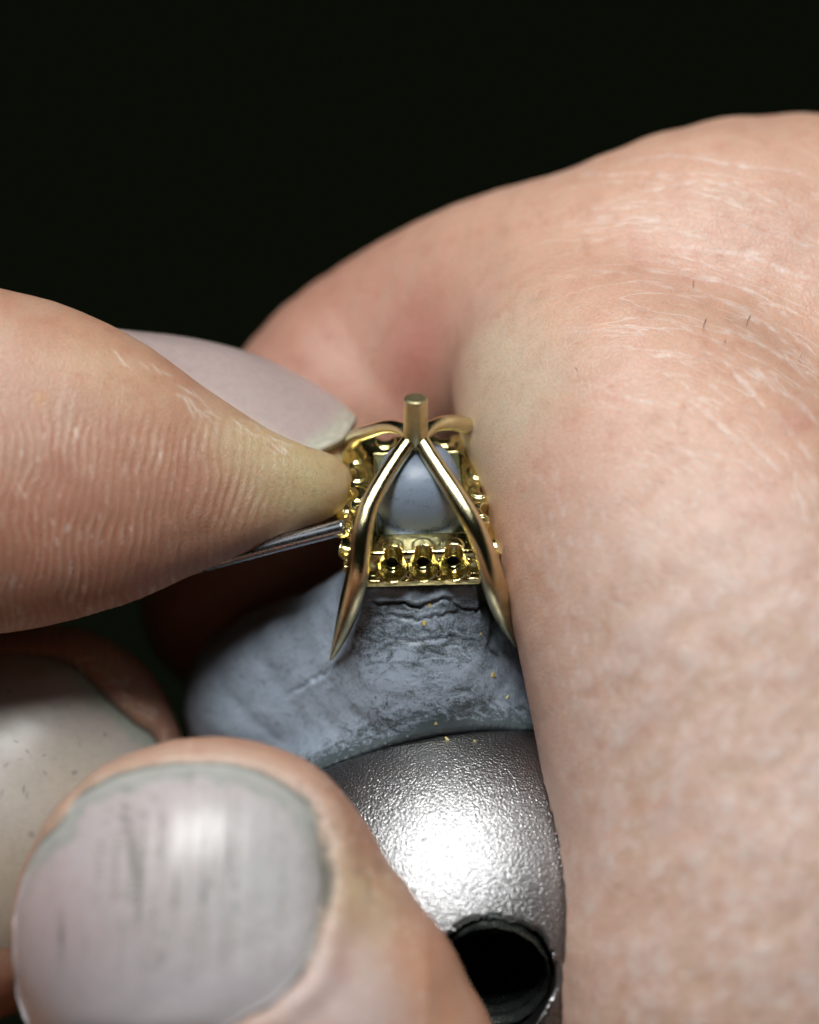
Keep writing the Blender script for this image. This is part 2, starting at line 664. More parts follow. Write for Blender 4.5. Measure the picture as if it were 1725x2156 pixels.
def plain_metal(name, col, rough, metallic=1.0, bump=0.1, scale=60):
    m, nt, b = nodes_of(name)
    tc = nd(nt, 'ShaderNodeTexCoord')
    n1 = nd(nt, 'ShaderNodeTexNoise', i_Scale=float(scale), i_Detail=4.0)
    nt.links.new(tc.outputs['Object'], n1.inputs['Vector'])
    b.inputs['Base Color'].default_value = (*col, 1)
    b.inputs['Metallic'].default_value = metallic
    nt.links.new(math_node(nt, 'MULTIPLY_ADD', n1.outputs['Fac'], 0.2, rough - 0.1), b.inputs['Roughness'])
    bp = nd(nt, 'ShaderNodeBump', i_Strength=bump, i_Distance=0.004)
    nt.links.new(n1.outputs['Fac'], bp.inputs['Height'])
    nt.links.new(bp.outputs[0], b.inputs['Normal'])
    return m


SKIN = skin_material()
NAIL = nail_material()
GOLD = gold_material('brushed_gold', (0.82, 0.73, 0.46), 0.15, 0.45, (0.70, 0.59, 0.33))
BRIGHT = gold_material('polished_gold', (0.92, 0.82, 0.42), 0.14, 0.15, (0.82, 0.66, 0.25))
MATTE = gold_material('sawn_gold', (0.80, 0.70, 0.42), 0.38, 0.5, (0.66, 0.55, 0.30))
FLAKE = plain_metal('gold_flake', (0.95, 0.80, 0.36), 0.6, 0.75)
PLAST = plastic_material()
BALL = ball_material()
STEEL = plain_metal('tool_steel', (0.50, 0.51, 0.54), 0.28, 1.0, 0.03, 30)
BLACK = plain_metal('black_thread', (0.13, 0.15, 0.14), 0.27, 0.9, 0.6, 70)
HAIR = plain_metal('hair', (0.10, 0.07, 0.05), 0.5, 0.0)
PALEHAIR = plain_metal('pale_hair', (0.75, 0.62, 0.45), 0.45, 0.0)

# ------------------------------------------------------------------ ball holder and bore
BC = P(960, 1991, -7.9)
BR = 11.9
NB = np.array([-0.19, 0.856, -0.481])
NB /= np.linalg.norm(NB)
RIM = 0.497 * BR
BORE_A = np.array([0.02, -0.40, 0.90])
BORE_A /= np.linalg.norm(BORE_A)
BORE_C = P(1036, 2066, 3.3)
BORE_R = rpx(128)


def bore_dist(p):
    q = p - BORE_C
    t = q @ BORE_A
    r = np.linalg.norm(q - t[:, None] * BORE_A, axis=1)
    return r, t


def make_ball():
    h = 0.16
    g = Grid(BC - BR - 1, BC + BR + 1, h)
    x, y, z = g.xyz()
    sp = np.sqrt((x - BC[0]) ** 2 + (y - BC[1]) ** 2 + (z - BC[2]) ** 2)
    pl = (x - BC[0]) * NB[0] + (y - BC[1]) * NB[1] + (z - BC[2]) * NB[2] - RIM
    f = np.maximum(sp - BR, pl)
    qx, qy, qz = x - BORE_C[0], y - BORE_C[1], z - BORE_C[2]
    t = qx * BORE_A[0] + qy * BORE_A[1] + qz * BORE_A[2]
    rr = np.sqrt(np.maximum(qx ** 2 + qy ** 2 + qz ** 2 - t ** 2, 0))
    ang = np.arctan2(qy + 0 * qx, qx + 0 * qy)
    rag = BORE_R * (1 + 0.04 * np.sin(3 * ang + 0.6) + 0.018 * np.sin(7 * ang + 2))
    bore = np.maximum(rr - rag, -(t + 9.0))
    f = np.maximum(f, -bore)
    V, Q = surface(f.astype(np.float32), g.lo, h)
    V = smooth(V, Q, 3)
    root = empty('ball_holder', BC)
    tag(root, 'silver pebbled metal ball holder with a dark threaded bore, under the grey lump', 'holder')
    link('ball', mesh('ball', rel(V, root), Q, BALL), root)
    # threaded sleeve set into the bore
    nseg, rows = 72, 150
    s = np.cross(BORE_A, [0, 1, 0])
    s /= np.linalg.norm(s)
    w = np.cross(s, BORE_A)
    T = []
    for k in range(rows):
        t = -8.6 + 8.4 * k / (rows - 1)
        for q in range(nseg):
            a = 2 * math.pi * q / nseg
            r = BORE_R * 0.90 + 0.16 * abs(((t / 0.95 + a / (2 * math.pi)) % 1) - 0.5) * 2
            r += 0.03 * math.sin(17 * a + 3 * t)
            T.append(BORE_C + BORE_A * t + r * (math.cos(a) * s + math.sin(a) * w))
    T = np.array(T)
    F = [(k * nseg + q, (k + 1) * nseg + q, (k + 1) * nseg + (q + 1) % nseg, k * nseg + (q + 1) % nseg) for k in range(rows - 1) for q in range(nseg)]
    F.append(tuple(range(nseg)))
    link('threaded_bore', mesh('threaded_bore', rel(T, root), F, BLACK), root)
    return root


ball = make_ball()

# ------------------------------------------------------------------ frame of the gold setting
RO = P(888, 1182, 0.0)
yaw = math.radians(2.5)
EX = np.array([math.cos(yaw), 0.6 * math.sin(yaw), -0.8 * math.sin(yaw)])
EX /= np.linalg.norm(EX)
EZ = np.array([0, math.cos(ELEV), math.sin(ELEV)])
EZ = EZ - (EZ @ EX) * EX
EZ /= np.linalg.norm(EZ)
EY = np.cross(EZ, EX)


def R2V(p):
    p = np.asarray(p, float)
    return RO + p[..., 0:1] * EX + p[..., 1:2] * EY + p[..., 2:3] * EZ


def V2R(x, y, z):
    a, b, c = x - RO[0], y - RO[1], z - RO[2]
    return a * EX[0] + b * EX[1] + c * EX[2], a * EY[0] + b * EY[1] + c * EY[2], a * EZ[0] + b * EZ[1] + c * EZ[2]


# ------------------------------------------------------------------ grey setting plastic


def make_plastic():
    h = 0.17
    lo, hi = P(330, 1720, -22), P(1500, 820, 4)
    g = Grid([lo[0], lo[1] - 4, -20], [hi[0] + 2, hi[1], 4], h)
    g.chain([(884, 1290, 118, -3.4), (884, 1350, 150, -4.0), (890, 1430, 205, -5.6), (905, 1545, 300, -9.3)], 1.0, 3)
    a = g.F.copy()
    g2 = g.new()
    g2.chain([(850, 1250, 100, -5.2), (725, 1345, 126, -7.2), (575, 1488, 188, -10.6), (660, 1590, 190, -11.8)], 1.0, 3)
    a = smin(a, g2.F, 2.4)
    x, y, z = g.xyz()
    sp = np.sqrt((x - BC[0]) ** 2 + (y - BC[1]) ** 2 + (z - BC[2]) ** 2) - BR * 1.004
    a = smin(a, sp, 1.2)
    # neck filling the inside of the setting
    rx, ry, rz = V2R(x, y, z)
    bx = np.maximum(np.maximum(np.abs(rx) - 2.35, np.abs(ry - 3.8) - 2.85), np.maximum(rz + 0.15, -4.5 - rz))
    dn = np.maximum(-rz - 0.9, 0)
    b2 = np.maximum(np.maximum(np.abs(rx) - 2.55 - 0.1 * dn, np.abs(ry - 3.2) - 3.66 - 0.15 * dn), np.maximum(rz + 0.9, -3.6 - rz))
    bx = np.minimum(bx, b2)
    a = smin(a, bx, 1.3)
    # rounded stub standing up in the middle
    st = (np.abs(rx / 2.0) ** 2.5 + np.abs((ry - 3.3) / 2.3) ** 2.5 + np.abs((rz - 0.3) / 3.15) ** 2.5 + 1e-6) ** (1 / 2.5) - 1
    st = np.maximum(st * 2.0, -0.5 - rz)
    # lip of wax round the foot of the stub
    lip = np.sqrt(rx ** 2 + (ry - 2.6) ** 2) - 2.05
    lip = np.maximum(np.maximum(lip, np.abs(rz - 0.28) - 0.34 + 0.12 * np.sin(rx * 2.2)), ry - 2.2)
    a = np.minimum(a, smin(st, lip, 0.25))
    pl = (x - BC[0]) * NB[0] + (y - BC[1]) * NB[1] + (z - BC[2]) * NB[2] - RIM
    f = np.maximum(a, -(pl - 0.03))
    V, Q = surface(f.astype(np.float32), g.lo, h)
    V = smooth(V, Q, 4)
    V, Q = subdivide(V, Q)
    V = smooth(V, Q, 2)
    N = normals(V, Q)
    lx, ly, lz = V2R(V[:, 0], V[:, 1], V[:, 2])
    u, v = UV(V)
    plv = (V - BC) @ NB - RIM
    core = sstep(1.2, 3.5, np.hypot(lx, ly - 3.2)) * sstep(0.4, -0.6, lz)
    d = core * (0.26 * fbm(V * 0.22, 2) + 0.03 * fbm(V * 1.3 + 9, 4) + 0.035 * np.abs(fbm(V * [2.2, 7, 5], 3)))
    d *= sstep(0.0, 0.9, plv)
    # torn, pushed-up ridges below the gallery
    for pts, wd_, amp in ([(772, 1268), (800, 1275), (850, 1272), (885, 1278), (925, 1262), (960, 1258)], 7, 0.22), \
            ([(770, 1300), (830, 1296), (880, 1305), (950, 1290), (1000, 1300)], 6, 0.12), \
            ([(940, 1255), (970, 1282), (1005, 1290), (1020, 1275)], 6, 0.2), \
            ([(800, 1340), (870, 1352), (950, 1340), (1010, 1352)], 6, 0.10), \
            ([(700, 1395), (680, 1420), (640, 1440), (600, 1470)], 9, 0.14):
        m = (np.abs(u - 880) < 330) & (v > 1220) & (v < 1500) & (N[:, 2] > 0.1)
        q, par, side = seg_dist(u[m] + 5 * noise(V[m] * 3), v[m] + 5 * noise(V[m] * 3 + 5), np.array(pts, float))
        fade = np.sin(np.pi * np.clip(par, 0.02, 0.98)) ** 0.5
        d[m] += fade * amp * (np.exp(-((q + side * wd_) / wd_) ** 2) * 0.6 - np.exp(-(q / (wd_ * 0.6)) ** 2))
    V = V + N * d[:, None]
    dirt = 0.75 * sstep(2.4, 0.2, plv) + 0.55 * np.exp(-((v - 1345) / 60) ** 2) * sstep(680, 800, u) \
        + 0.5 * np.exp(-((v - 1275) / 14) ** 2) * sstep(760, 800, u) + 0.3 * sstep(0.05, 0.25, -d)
    dirt = dirt * sstep(-0.2, -0.9, lz) - 0.05 * sstep(0.0, 0.6, lz) + 0.35 * sstep(1.4, 0.9, lz) * sstep(0.6, 0.9, lz) + 1.2 * sstep(1.35, 1.15, ly) * sstep(-1.4, -1.0, lz) * sstep(0.2, 0.0, lz)  # last term is painted shade behind the rail, blackening the drilled seats
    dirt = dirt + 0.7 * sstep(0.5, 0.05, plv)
    wax = sstep(2.2, 1.6, ly) * sstep(-0.1, 0.1, lz) * sstep(0.80, 0.68, lz)
    root = W(P(880, 1500, -8))
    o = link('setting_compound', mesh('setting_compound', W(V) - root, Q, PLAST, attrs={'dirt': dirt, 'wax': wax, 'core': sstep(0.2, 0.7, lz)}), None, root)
    tag(o, 'grey-blue lump of smudged setting plastic gripping the gold setting on the metal ball', 'plastic lump')
    return o


make_plastic()

# ------------------------------------------------------------------ gold setting
setting = empty('ring_setting', R2V(np.array([0, 3.4, -1.0])))
tag(setting, 'gold ring setting of four curved wires meeting in a post above drilled rails', 'ring setting')


def add_ring(name, V, F, mat, flat=False):
    return link(name, mesh(name, rel(R2V(V), setting), F, mat, flat=flat), setting)


def prong(ctrl, power=2.15, aspect=0.92):
    c = spline(np.array(ctrl, float), 10)
    V, F = tube(c[:, :3], c[:, 3] * 0.92, 24, power, up=(0, -0.75, 0.66), aspect=aspect)
    add_ring('prong', V, F, GOLD)  # filed wire


prong([(-0.28, 3.95, 4.15, 0.42), (-0.43, 3.71, 3.99, 0.45), (-1.0, 2.96, 3.66, 0.46), (-1.57, 2.13, 3.33, 0.48), (-2.08, 1.29, 2.99, 0.51), (-2.4, 0.7, 2.67, 0.53), (-2.66, -0.05, 2.08, 0.55), (-2.79, -0.58, 1.25, 0.58), (-2.92, -0.92, 0.22, 0.62), (-3.24, -1.03, -1.46, 0.6), (-3.63, -0.95, -3.36, 0.44), (-4.05, -0.83, -5.07, 0.17), (-4.22, -0.8, -5.6, 0.03)])
prong([(0.0, 3.95, 4.15, 0.42), (0.12, 3.71, 3.99, 0.45), (0.5, 3.0, 3.7, 0.47), (0.95, 2.25, 3.38, 0.5), (1.49, 1.34, 3.03, 0.53), (2.0, 0.52, 2.58, 0.56), (2.45, -0.14, 1.98, 0.58), (2.83, -0.65, 1.04, 0.61), (3.09, -0.93, 0.05, 0.65), (3.35, -0.99, -1.13, 0.66), (3.73, -0.96, -2.8, 0.5), (4.25, -0.79, -4.61, 0.2), (4.42, -0.76, -5.14, 0.03)])
prong([(-0.3, 3.9, 4.05, 0.4), (-0.75, 4.5, 4.0, 0.36), (-1.35, 5.2, 3.5, 0.37), (-2.1, 5.95, 2.5, 0.40), (-2.75, 6.7, 1.4, 0.44), (-3.0, 7.0, 0, 0.52), (-3.2, 7.2, -1.8, 0.5), (-3.6, 7.4, -3.6, 0.3), (-4.0, 7.6, -5.0, 0.05)])
prong([(0.05, 3.9, 4.05, 0.4), (0.6, 4.5, 4.05, 0.37), (1.3, 5.2, 3.65, 0.42), (2.1, 5.95, 2.8, 0.46), (2.8, 6.7, 1.6, 0.48), (3.0, 7.0, 0, 0.54), (3.2, 7.2, -1.8, 0.5), (3.6, 7.4, -3.6, 0.3), (4.0, 7.6, -5.0, 0.05)])

# sprue post: slightly facetted rod with a sawn, dimpled top
nseg = 28
rows = [(3.65, .46), (4.1, .545), (5.2, .535), (6.1, .525), (6.45, .52), (6.53, .50), (6.56, .44), (6.57, .22), (6.545, .07)]
Vp, Fp = [], []
for z0, r0 in rows:
    for q in range(nseg):
        a = 2 * math.pi * q / nseg
        rr = r0 * (1 + 0.035 * math.cos(5 * a + 0.4)) * (1 + 0.02 * math.cos(2 * a))
        x0, y0 = rr * math.cos(a), rr * math.sin(a)
        tilt = -0.28 * y0 * min(1, max(0, z0 - 6.0) / 0.5)
        Vp.append((x0 - 0.15, 3.86 + y0 - 0.02 * (z0 - 4), z0 + tilt))
for k in range(len(rows) - 1):
    for q in range(nseg):
        Fp.append((k * nseg + q, k * nseg + (q + 1) % nseg, (k + 1) * nseg + (q + 1) % nseg, (k + 1) * nseg + q))
Fp.append(tuple(range(nseg))[::-1])
Fp.append(tuple((len(rows) - 1) * nseg + q for q in range(nseg)))
add_ring('post', np.array(Vp), Fp, MATTE)


def rail(length, holes, pitch, first):
    """drilled rail: x along, -y is the outer face, z up."""
    h = 0.042
    g = Grid([-length / 2 - 0.3, -1.3, -1.2], [length / 2 + 0.3, 1.2, 1.7], h)
    x, y, z = g.xyz()
    # body: bar with sloping outer face and a low ledge in front
    f = np.maximum(np.abs(x) - length / 2, np.maximum(np.abs(y - 0.22) - 0.62, np.abs(z - 0.03) - 0.89))
    f = np.maximum(f, (-(y + 0.02) * 0.80 + (z - 0.32) * 0.60) - 0.60)
    ledge = np.maximum(np.abs(x) - length / 2 * 0.995, np.maximum(np.abs(y + 0.30) - 0.48, np.abs(z + 0.66) - 0.20))
    f = smin(f, ledge, 0.08)
    ax = np.array([0, -0.80, 0.60])
    for k in range(holes):
        cx = first + pitch * k
        jx = 0.03 * math.sin(7.3 * k + length)
        qx, qy, qz = x - cx - jx, y + 0.36, z + 0.02
        t = qy * ax[1] + qz * ax[2]
        r = np.sqrt(np.maximum(qx ** 2 + qy ** 2 + qz ** 2 - t ** 2, 0))
        # raised cup wall
        cup = np.maximum(r - (0.67 + 0.10 * t), np.abs(t + 0.28) - 0.58)
        f = smin(f, cup, 0.05)
        # flute rising behind the cup
        fl = np.maximum(np.sqrt((x - cx) ** 2 + (y - 0.0) ** 2) - 0.45, np.abs(z - 0.54) - 0.46)
        f = smin(f, fl, 0.05)
    for k in range(holes + 1):
        cx = first + pitch * (k - 0.5)
        bead = np.sqrt((x - cx) ** 2 + (y + 0.40) ** 2 + (z - 0.34) ** 2) - 0.17 - 0.02 * math.sin(5 * k + length)
        f = smin(f, bead, 0.04)
        f = smin(f, np.sqrt((x - cx) ** 2 + (y + 0.62) ** 2 + (z + 0.28) ** 2) - 0.15, 0.04)
    for k in range(holes):
        cx = first + pitch * k
        jx = 0.03 * math.sin(7.3 * k + length)
        qx, qy, qz = x - cx - jx, y + 0.36, z + 0.02
        t = qy * ax[1] + qz * ax[2]
        r = np.sqrt(np.maximum(qx ** 2 + qy ** 2 + qz ** 2 - t ** 2, 0))
        seat = (r - (0.27 + 0.56 * (t + 0.35))) * 0.9
        seat = np.maximum(seat, -(t + 0.35))
        wy = y * 0.95 + z * -0.3
        qx2 = qx - 0.0
        drill = np.sqrt(qx2 ** 2 + (qy * 0.60 + (qz - 0.22) * 0.80) ** 2) - 0.25
        drill = np.maximum(np.maximum(drill, t - 0.2), -(t + 1.9))
        f = np.maximum(f, -seat)
        f = np.maximum(f, -drill)
        groove = np.sqrt((x - cx - 0.02) ** 2 + (y + 0.40) ** 2) - 0.40
        groove = np.maximum(groove, 0.12 - z)
        f = np.maximum(f, -groove)
    V, Q = surface(f.astype(np.float32), g.lo, h)
    V = smooth(V, Q, 1)
    V = V + 0.012 * np.stack([fbm(V * 3 + 3 * j, 3) for j in range(3)], 1)
    return V, Q


V3, Q3 = rail(5.2, 3, 1.36, -1.36)
V5, Q5 = rail(6.6, 5, 1.24, -2.48)


def place_rail(V, Q, ang, off, sc=1.0):
    c, s = math.cos(ang), math.sin(ang)
    M = np.array([[c, -s, 0], [s, c, 0], [0, 0, 1]])
    add_ring('rail', V * sc @ M.T + np.array(off), Q, BRIGHT)


place_rail(V3, Q3, 0, (0.05, 0.05, 0.0))
place_rail(V5, Q5, -math.pi / 2, (-2.75, 3.5, 0.0))
place_rail(V5, Q5, math.pi / 2, (2.80, 3.5, 0.0))
place_rail(V3, Q3, math.pi, (0.0, 6.9, 0.0))

# ------------------------------------------------------------------ graver shaft
sh = np.array([P(180, 1252, -6.0), P(330, 1212, -4.2), P(470, 1176, -2.6), P(600, 1142, -1.5), P(700, 1116, -0.8), P(728, 1109, -0.6)])
sh = spline(sh, 6)
rad = np.full(len(sh), rpx(17.5))
rad[-1] *= 0.8
Vt, Ft = tube(sh, rad, 24)
o = link('graver_shaft', mesh('graver_shaft', W(Vt) - W(sh[0]), Ft, STEEL), None, W(sh[0]))
tag(o, 'thin polished steel tool shaft reaching from under the fingertip to the gold setting', 'tool')

# ------------------------------------------------------------------ hands


def poly(pts, n=10, closed=True):
    p = np.array(pts, float)
    if not closed:
        return spline(p, n)
    q = np.vstack([p[-2:], p, p[:3]])
    s = spline(q, n)
    return s[2 * n:(2 + len(p)) * n]


def blend(col, m, c):
    m = np.clip(m, 0, 1)[:, None]
    return col * (1 - m) + np.array(c) * m


def gauss(u, v, cu, cv, su, sv=None, rot=0):
    sv = sv or su
    c, s = math.cos(rot), math.sin(rot)
    a, b = (u - cu) * c + (v - cv) * s, -(u - cu) * s + (v - cv) * c
    return np.exp(-(a / su) ** 2 - (b / sv) ** 2)


def right_hand():
    h = 0.24
    g = Grid([P(250, 0, -14)[0], P(0, 2420, 0)[1], -24], [P(2250, 0, 0)[0], P(0, 180, 0)[1], 13], h)
    near = g.new()
    near.chain([(1250, 770, 300, -8.0), (1270, 840, 312, -5.0), (1400, 1010, 380, -2.5), (1556, 1300, 470, -0.8), (1645, 1560, 508, -0.3),
                (1684, 1760, 522, 0.2), (1700, 1930, 534, 0.6), (1696, 2100, 540, 0.6), (1706, 2300, 540, -0.4), (1700, 2600, 540, -1.0)], 0.74, 5)
    back = g.new()
    back.chain([(2400, 700, 440, -14.0), (1950, 600, 350, -12), (1570, 545, 302, -10.0), (1270, 612, 266, -9.8), (1050, 660, 248, -11.2), (850, 762, 245, -13.0),
                (728, 890, 265, -13.6), (620, 1080, 250, -14.5), (500, 1270, 205, -15.5)], 0.80, 3)
    body = g.new()
    body.chain([(1560, 640, 300, -8.5), (1760, 900, 430, -8.5), (1950, 1300, 520, -6), (2100, 1800, 560, -5), (2100, 2600, 560, -5)], 0.74, 3)
    f = smin(near.F, body.F, 3.5)
    f = smin(f, back.F, 2.6)
    # yields to what it presses against
    x, y, z = g.xyz()
    sp = BR + 0.06 - np.sqrt((x - BC[0]) ** 2 + (y - BC[1]) ** 2 + (z - BC[2]) ** 2)
    f = np.maximum(f, sp)
    V, Q = surface(f.astype(np.float32), g.lo, h)
    V = smooth(V, Q, 8)
    V, Q = subdivide(V, Q)
    V = smooth(V, Q, 3)
    N = normals(V, Q)
    u, v = UV(V)
    front = sstep(-0.1, 0.3, N[:, 2])
    d = 0.10 * fbm(V * 0.16 + 3, 3) * front
    # ---- colour
    col = np.tile(np.array([0.60, 0.355, 0.26]), (len(V), 1))
    n_lo, n_mid = fbm(V * 0.12, 3), fbm(V * 0.30 + 40, 3)
    col = blend(col, 0.65 * sstep(-0.1, 0.5, n_lo), (0.61, 0.36, 0.285))
    col = blend(col, 0.55 * sstep(0.05, 0.6, n_mid), (0.54, 0.325, 0.24))
    # blanched where the skin presses on the setting
    bl = gauss(u, v, 1060, 820, 130, 190, 0.25)
    bl = sstep(0.06, 0.92, bl + 0.14 * n_mid) * sstep(-16, -8, V[:, 2])
    col = blend(col, 0.72 * bl, (0.59, 0.475, 0.355))
    # flushed pink finger behind
    pk = sstep(1010, 860, u + 0.30 * (v - 700)) * sstep(330, 640, v)
    col = blend(col, 0.85 * pk, (0.46, 0.225, 0.165))
    st = fbm(np.stack([u / 42 + v / 160, v / 420, 0 * u], 1), 3)
    col = blend(col, 0.5 * pk * sstep(-0.1, 0.5, st), (0.46, 0.285, 0.20))
    col = blend(col, 0.7 * gauss(u, v, 880, 760, 70, 120), (0.48, 0.18, 0.145))
    col = blend(col, 0.45 * gauss(u, v, 1060, 480, 180, 50, -0.4), (0.52, 0.29, 0.21))
    # reddened knuckle patches
    for cu, cv, s in ((1685, 890, 38), (1600, 1050, 70), (1720, 1250, 90), (1640, 1200, 60)):
        col = blend(col, 0.5 * gauss(u, v, cu, cv, s), (0.56, 0.27, 0.22))
    # warm line along the fold and lower edge
    col = blend(col, 0.5 * gauss(u, v, 1180, 1900, 60, 260, 0.0), (0.66, 0.44, 0.26))
    near_ = sstep(1020, 1250, u) * sstep(850, 1250, v)
    col = blend(col, 0.8 * near_, (0.625, 0.43, 0.355))
    # pale mottling low on the finger, lamp sheen painted into the colour
    mott = fbm(np.stack([(u + 0.6 * v) / 74, (v - 0.6 * u) / 112, V[:, 2] * 0.1], 1), 2)
    low = sstep(1150, 1300, u) * sstep(1000, 1350, v)
    col = blend(col, 0.30 * low * sstep(0.0, 0.6, mott), (0.66, 0.57, 0.56))
    col = blend(col, 0.40 * low * sstep(0.05, 0.5, -mott), (0.53, 0.345, 0.245))
    m2 = fbm(np.stack([u / 16, v / 34, 0 * u + 5], 1), 2)
    edge = sstep(1090, 1180, u - 0.13 * (v - 1150)) * sstep(1420, 1150, u - 0.13 * (v - 1150)) * sstep(880, 1100, v) * sstep(1750, 1500, v)
    col = blend(col, 0.45 * edge * sstep(0.25, 0.5, m2), (0.72, 0.58, 0.54))
    d += 0.05 * low * mott * front
    # ---- dry crease lines following the fold of the thumb web
    rng = np.random.default_rng(21)

    def flow(cu, cv):
        a = 8 + 34 * np.clip((cu - 1300) / 420, 0, 1.2) + 20 * np.clip((cv - 620) / 400, -0.5, 1.3)
        return math.radians(a)
    lines = []
    hand_drawn = [
        [(1390, 515), (1475, 522), (1560, 535), (1612, 552), (1680, 580), (1725, 592)],
        [(1330, 568), (1420, 572), (1480, 585), (1560, 608), (1620, 640), (1680, 690), (1725, 740)],
        [(1432, 592), (1500, 625), (1570, 655), (1620, 690), (1660, 730), (1700, 760), (1725, 790)],
        [(1425, 655), (1490, 690), (1560, 705), (1620, 740), (1680, 780), (1725, 830)],
        [(1500, 730), (1560, 765), (1620, 805), (1690, 860), (1725, 900)],
        [(1450, 720), (1520, 760), (1560, 800), (1610, 860), (1640, 900)],
        [(1330, 745), (1420, 752), (1500, 775)],
        [(1430, 825), (1480, 865), (1530, 910), (1560, 945)],
        [(1360, 890), (1440, 945), (1500, 1000)],
        [(1620, 860), (1660, 905), (1700, 960), (1725, 985)],
        [(1550, 900), (1600, 955), (1650, 1000)],
        [(1290, 350), (1420, 330), (1540, 345), (1660, 360), (1725, 385)],
        [(1280, 430), (1400, 395), (1500, 385), (1620, 420)],
    ]
    for l in hand_drawn:
        lines.append((spline(np.array(l, float), 5), rng.uniform(3.2, 5.0), rng.uniform(0.75, 1.0)))
    for k in range(90):
        cu, cv = rng.uniform(1230, 1760), rng.uniform(330, 1250)
        if cv < 330 + (1700 - cu) * 0.1:
            continue
        pts = [(cu, cv)]
        ln = rng.uniform(3, 13)
        for _ in range(int(ln)):
            a = flow(cu, cv) + rng.normal(0, 0.12)
            cu, cv = cu + 14 * math.cos(a), cv + 14 * math.sin(a)
            pts.append((cu, cv))
        lines.append((np.array(pts), rng.uniform(1.8, 3.6), rng.uniform(0.2, 0.7)))
    for k in range(150):     # short upright flecks near the edge
        cv = rng.uniform(960, 1650)
        cu = 1040 + 0.20 * (cv - 1000) + rng.uniform(10, 260)
        a = math.radians(rng.normal(82, 14))
        ln = rng.uniform(12, 46)
        pts = np.array([(cu, cv), (cu + ln / 2 * math.cos(a) + rng.normal(0, 2), cv + ln / 2 * math.sin(a)), (cu + ln * math.cos(a), cv + ln * math.sin(a))])
        lines.append((pts, rng.uniform(2.2, 4.5), rng.uniform(0.15, 0.5)))
    dry = np.zeros(len(V))
    vis = np.where(N[:, 2] > 0.05)[0]
    uu, vv = u[vis], v[vis]
    j1 = noise(V[vis] * 1.6) * 5
    j2 = noise(V[vis] * 4.0 + 8) * 2.5
    brk = 0.55 + 0.9 * noise(V[vis] * 2.2 + 30)
    for pts, wd_, amp in lines:
        lo_, hi_ = pts.min(0) - 18, pts.max(0) + 18
        m = np.where((uu > lo_[0]) & (uu < hi_[0]) & (vv > lo_[1]) & (vv < hi_[1]))[0]
        if not len(m):
            continue
        q, par, _ = seg_dist(uu[m] + j2[m], vv[m] + j1[m], pts)
        fade = np.clip(np.sin(np.pi * np.clip(par, 0.01, 0.99)), 0, 1) ** 0.6
        w = amp * fade * np.exp(-(q / wd_) ** 2) * np.clip(brk[m], 0.1, 1.2)
        t = vis[m]
        dry[t] = np.maximum(dry[t], w)
    d -= 0.04 * dry
    col = blend(col, 0.72 * dry, (0.72, 0.61, 0.57))
    # ragged pressed edge where skin meets the textured metal
    eb = sstep(-1.2, 0.2, V[:, 2]) * sstep(1500, 1600, v) * np.exp(-((np.linalg.norm(V - BC, axis=1) - BR) / 0.35) ** 2)
    d += 0.06 * eb * noise(V * 3.0)
    V = V + N * d[:, None]
    root = W(P(1700, 2000, -6))
    # curved coordinates along the arcs of the web, for fine creases
    au, av = u - 1330, v - 1250
    rr_, th_ = np.hypot(au, av), np.arctan2(av, au)
    flow_ = np.column_stack([th_ * 5.0, rr_ / 46.6, V[:, 2] * 0.15])
    cm = sstep(1150, 1420, u + 0.25 * (900 - v)) * sstep(240, 420, v) * sstep(1450, 1050, v) * (N[:, 2] > 0)
    me = mesh('hand', W(V) - root, Q, SKIN, col=col, attrs={'crease': cm, 'cell': sstep(1080, 1300, u) * sstep(950, 1400, v)}, vec={'flow': flow_})
    o = link('hand', me, None, root)
    tag(o, 'pale creased hand at right, blanched where it presses against the gold setting', 'hand')
    # stray hairs on the skin
    bz = g
    bz.F = f.astype(np.float32)
    hairs = [((1461, 592), (1459, 600), (1461, 607), HAIR), ((1487, 672), (1482, 684), (1480, 697), HAIR), ((1528, 716), (1527, 719), (1527, 722), HAIR),
             ((1601, 757), (1598, 762), (1596, 768), PALEHAIR), ((1688, 739), (1682, 752), (1678, 760), PALEHAIR), ((1672, 830), (1666, 838), (1662, 846), PALEHAIR),
             ((1580, 838), (1577, 850), (1580, 862), PALEHAIR), ((1580, 665), (1574, 676), (1571, 688), HAIR), ((1213, 775), (1214, 777), (1215, 779), HAIR)]
    for a, b, c, mt in hairs:
        pts = np.array([a, b, c], float)
        q = np.array([P(s[0], s[1], 0)[:2] for s in pts])
        zz = bz.front(q[:, 0], q[:, 1])
        if np.isnan(zz).any():
            continue
        k = (DIST - zz) / DIST
        p3 = np.column_stack([q * k[:, None], zz + np.array([0.05, 0.16, 0.26])])
        p3 = spline(p3, 4)
        Vh, Fh = tube(p3, np.linspace(0.018, 0.008, len(p3)), 6)
        link('hair', mesh('hair', W(Vh) - root, Fh, mt), o)
    return o


right_hand()

